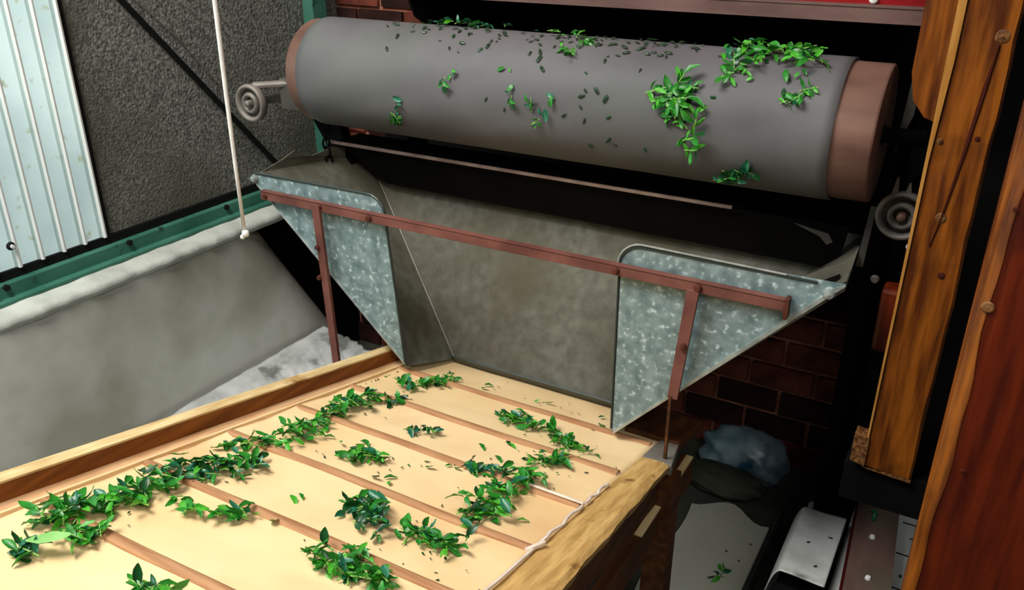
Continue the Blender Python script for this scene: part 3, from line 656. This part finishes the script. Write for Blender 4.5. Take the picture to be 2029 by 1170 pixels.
cluster([(-.955, .640), (-.902, .625), (-.854, .663), (-.805, .690)], .009, 7, 6, 'std', 'in the thin trail running right from the near left heap')
cluster([(-1.075, .80), (-1.015, .846)], .007, 3, 4, 'std', 'in the thin line beside the left lip board')
cluster([(-.985, .84), (-1.0, .917), (-1.003, 1.011), (-1.02, 1.12), (-1.0, 1.185)], .024, 44, 16, 'std', 'in the long narrow row along the left side of the cloth', .018, 1.0)
cluster([(-1.02, 1.272), (-.985, 1.294), (-.965, 1.40)], .017, 16, 8, 'std', 'in the farthest left heap just in front of the hopper', .014, .9)
cluster([(-.99, 1.17), (-.955, 1.208)], .014, 3, 6, 'dark', 'between the left row and the farthest heap', .008, .9)
cluster([(-.885, .91), (-.82, .96)], .018, 12, 8, 'std', 'in the loose patch left of centre', .012, .92)
cluster([(-.868, 1.09), (-.815, 1.114)], .009, 5, 3, 'dark', 'in the small clump above centre of the cloth', .01, .9)
cluster([(-.75, 1.275), (-.69, 1.283), (-.63, 1.275), (-.575, 1.235)], .017, 34, 12, 'std', 'in the curved row near the right foot of the hopper', .016, .88)
cluster([(-.61, 1.14), (-.56, 1.175)], .015, 10, 7, 'std', 'in the patch below the curved row on the right', .01, .88)
cluster([(-.675, 1.02), (-.65, 1.055)], .010, 6, 3, 'dark', 'in the small clump at the top of the right-hand heap', .01, .9)
cluster([(-.585, 1.07), (-.585, .982), (-.585, .917), (-.575, .868)], .030, 36, 14, 'std', 'in the long right-hand heap near the edge wire', .024, 1.0)
cluster([(-.735, .79), (-.677, .784)], .024, 18, 6, 'blue', 'in the bluish heap at the front centre of the cloth', .018)
cluster([(-.66, .79), (-.59, .791), (-.548, .808)], .016, 15, 7, 'std', 'trailing right from the bluish centre heap', .012)
cluster([(-.715, .655), (-.686, .661), (-.63, .655), (-.575, .655)], .024, 30, 10, 'std', 'in the heap cut by the bottom frame edge', .02)
cluster([(-.811, .462), (-.77, .474)], .012, 5, 2, 'std', 'peeping in at the bottom edge of the picture')
# the large pale leaf lying flat
me = leaf_mesh('leaf', .056, .024, .12, .05, M['palelf'])
make_leaf(Vector((-.985, .435, cz(.435, .022)+ZC)), CT @ Euler((.1, -.1, .75)).to_matrix(), me, 'large pale green leaf lying flat on the near left heap', 'pale leaf')
del bpy.data.objects['tea_leaf.001' if False else [o.name for o in bpy.data.objects if o.get('group') == 'pale leaf'][0]]['group']
# scattered single leaves
for (x, y) in [(-.832, .775), (-.838, .762), (-.751, .903), (-.785, .898), (-.765, .905), (-.74, .989), (-.714, 1.013), (-.70, 1.02), (-.885, 1.42), (-.88, 1.40), (-.73, 1.425), (-.75, 1.41), (-.721, 1.135), (-.688, 1.182), (-.68, 1.175),
               (-.603, 1.43), (-.59, 1.40), (-.58, 1.385), (-.917, .968), (-.951, .966), (-.89, .993), (-.89, 1.0), (-.624, .8), (-.745, .80), (-.72, .81), (-.67, 1.11), (-.555, 1.205), (-.52, .93), (-.53, 1.25)]:
    make_leaf(Vector((x-.008, y, cz(y, .003)+ZC)), CT @ Euler((rl.uniform(-.3, .3), rl.uniform(-.2, .05), rl.uniform(-1, 1))).to_matrix(), pick(MIX['std']),
              'small green tea leaf lying alone on the bare cloth', 'single leaves scattered on the cloth', rl.uniform(.45, .85))
# tiny broken bits
def frag_mesh(m_):
    a = [rl.uniform(.6, 1.2) for _ in range(6)]
    v = [(.005*a[i]*cos(i*pi/3), .0019*a[i]*sin(i*pi/3), .0006*a[(i+1) % 6]) for i in range(6)]+[(0, 0, .0016)]
    me = bpy.data.meshes.new('leaf_fragment'); me.from_pydata(v, [], [(i, (i+1) % 6, 6) for i in range(6)]); me.materials.append(m_); return me
FM = [frag_mesh(M['frag']) for _ in range(3)]+[frag_mesh(M['fragb'])]+[frag_mesh(LEAF[0]), frag_mesh(LEAF[2])]
FP = [[(-1.05, .5), (-.98, .78)], [(-1.0, .9), (-.97, 1.3)], [(-.9, .9), (-.75, 1.0)], [(-.75, 1.0), (-.6, 1.3)], [(-.62, .85), (-.52, 1.2)], [(-.75, .77), (-.5, .76)], [(-.95, 1.4), (-.60, 1.42)], [(-1.12, 1.2), (-1.12, 1.4)], [(-.75, .68), (-.55, .7)]]
for k in range(150):
    x, y = along(FP[k % len(FP)]); x += rl.gauss(0, .028); y += rl.gauss(0, .028)
    x = max(-1.085, min(-.475, x))
    make_leaf(Vector((x, y, cz(y, .0015)+ZC)), CT @ Euler((0, 0, rl.uniform(0, 6))).to_matrix(), rl.choice(FM), 'tiny dark broken leaf bit strewn over the cream cloth',
              'leaf bits strewn on the cloth', rl.uniform(.5, 1.1), 'leaf_fragment', 'leaf fragment')
# leaves stuck on the roller
def on_roller(x, phi, lift=.002):
    a = radians(phi); nrm = Vector((0, -cos(a), sin(a))); loc = Vector((x, D, Z0+ZC))+nrm*(R0+.003+lift)
    X = Vector((1, 0, 0)); Yv = nrm.cross(X)
    return loc, Matrix((X, Yv, nrm)).transposed()
def rcluster(poly, wx, wp, ns, nl, mix, desc, sc=.9, lift=.008):
    for k in range(ns+nl):
        x, p = along([(a, b/100.) for a, b in poly]); p *= 100
        x += rl.gauss(0, wx); p += rl.gauss(0, wp)
        loc, mt = on_roller(x, p, rl.random()*lift)
        mt = mt @ Euler((rl.uniform(-.3, .3), rl.uniform(-.15, .05), rl.uniform(0, 6.28))).to_matrix()
        if k < ns: make_sprig(loc, mt, mix, 'tea sprig on the grey roller '+desc, 'sprigs on the roller '+desc, sc*rl.uniform(.8, 1.1))
        else: make_leaf(loc, mt, pick(MIX[mix]), 'single tea leaf on the grey roller '+desc, 'leaves on the roller '+desc, sc*rl.uniform(.5, 1.))
rcluster([(-.46, 82), (-.40, 80), (-.29, 74)], .014, 8, 20, 14, 'bright', 'in the clump at its top right', 1., .016)
rcluster([(-.435, 50), (-.38, 36)], .010, 5, 4, 6, 'std', 'hanging under the top right clump')
rcluster([(-.322, 53), (-.30, 34)], .009, 5, 3, 6, 'std', 'at its far right near the drum end')
rcluster([(-.80, 84), (-.735, 62)], .013, 5, 5, 5, 'bright', 'in the bright clump at its top middle')
rcluster([(-1.12, 92), (-.98, 92)], .03, 6, 5, 16, 'dark', 'in the dark scatter at its top left', .8)
rcluster([(-.56, 20), (-.524, 24), (-.494, 32)], .011, 4, 6, 5, 'bright', 'in the big clump right of its middle', 1.15)
rcluster([(-.50, 40), (-.494, 22)], .008, 3, 4, 1, 'blue', 'in the big clump right of its middle', 1.05)
rcluster([(-.515, 10), (-.475, 4), (-.481, -20)], .009, 4, 6, 5, 'bright', 'in the tail hanging from the big clump', 1.1)
rcluster([(-.405, -35), (-.375, -40)], .014, 5, 6, 4, 'dark', 'low down near its right end', 1.05, .012)
rcluster([(-1.135, -1), (-1.155, -18), (-1.150, -36)], .005, 3, 3, 3, 'blue', 'in the upright streak near its left end', .9)
rcluster([(-.81, 0), (-.776, -3), (-.748, 12)], .007, 3, 2, 5, 'blue', 'in the small chevron at its middle', .85)
rcluster([(-.871, 37), (-.852, 9)], .006, 4, 1, 4, 'blue', 'in the faint upright trail left of the chevron', .7)
rcluster([(-1.006, 22), (-1.001, 10)], .008, 3, 1, 3, 'blue', 'in the small tuft left of its middle', .75)
for k in range(165):
    if k < 110: x, p = rl.uniform(-1.24, -.55), rl.gauss(74, 15)
    elif k < 145: x, p = rl.uniform(-.8, -.3), rl.gauss(80, 7)
    else: x, p = rl.uniform(-1.1, -.3), rl.uniform(-30, 55)
    loc, mt = on_roller(x, p, .001)
    make_leaf(loc, mt @ Euler((0, 0, rl.uniform(0, 6))).to_matrix(), rl.choice(FM[:3]+FM[5:]), 'tiny dark leaf bit stuck on the grey belt roller', 'leaf bits on the roller', rl.uniform(.8, 2.2), 'leaf_fragment', 'leaf fragment')
# bits on floor and plinth
for (x, y, z_) in [(-.40, 1.88, FZ+.022), (-.35, 1.94, FZ+.022), (-.36, 1.86, FZ+.022), (-.17, 1.62, -1.30), (-.13, 1.66, -1.30), (.03, 1.80, -1.34), (.025, 1.66, -1.34), (-.14, 1.55, -1.30)]:
    make_leaf(Vector((x, y, z_+ZC+.006)), Euler((0, 0, rl.uniform(0, 6))).to_matrix(), rl.choice(FM[:3]), 'tiny dark leaf bit on the floor or plinth at the right', 'leaf bits at the right', 1.2, 'leaf_fragment', 'leaf fragment')
for k in range(2):
    make_sprig(Vector((-.385+.008*k, 1.79-.01*k, FZ+ZC+.026)), Euler((0, 0, 1.6+2*k)).to_matrix(), 'dark', 'dark tea sprig fallen on the pale floor between conveyor and steel angle', 'sprigs on the floor', 1.1)
for k in range(2):
    make_leaf(Vector((-.055+.006*k, 1.76+.03*k, -1.289+ZC)), Euler((0, 0, 1.6+k)).to_matrix(), pick(MIX['dark']), 'green tea leaf lying on the brown steel channel', 'leaves on the channel', .8)
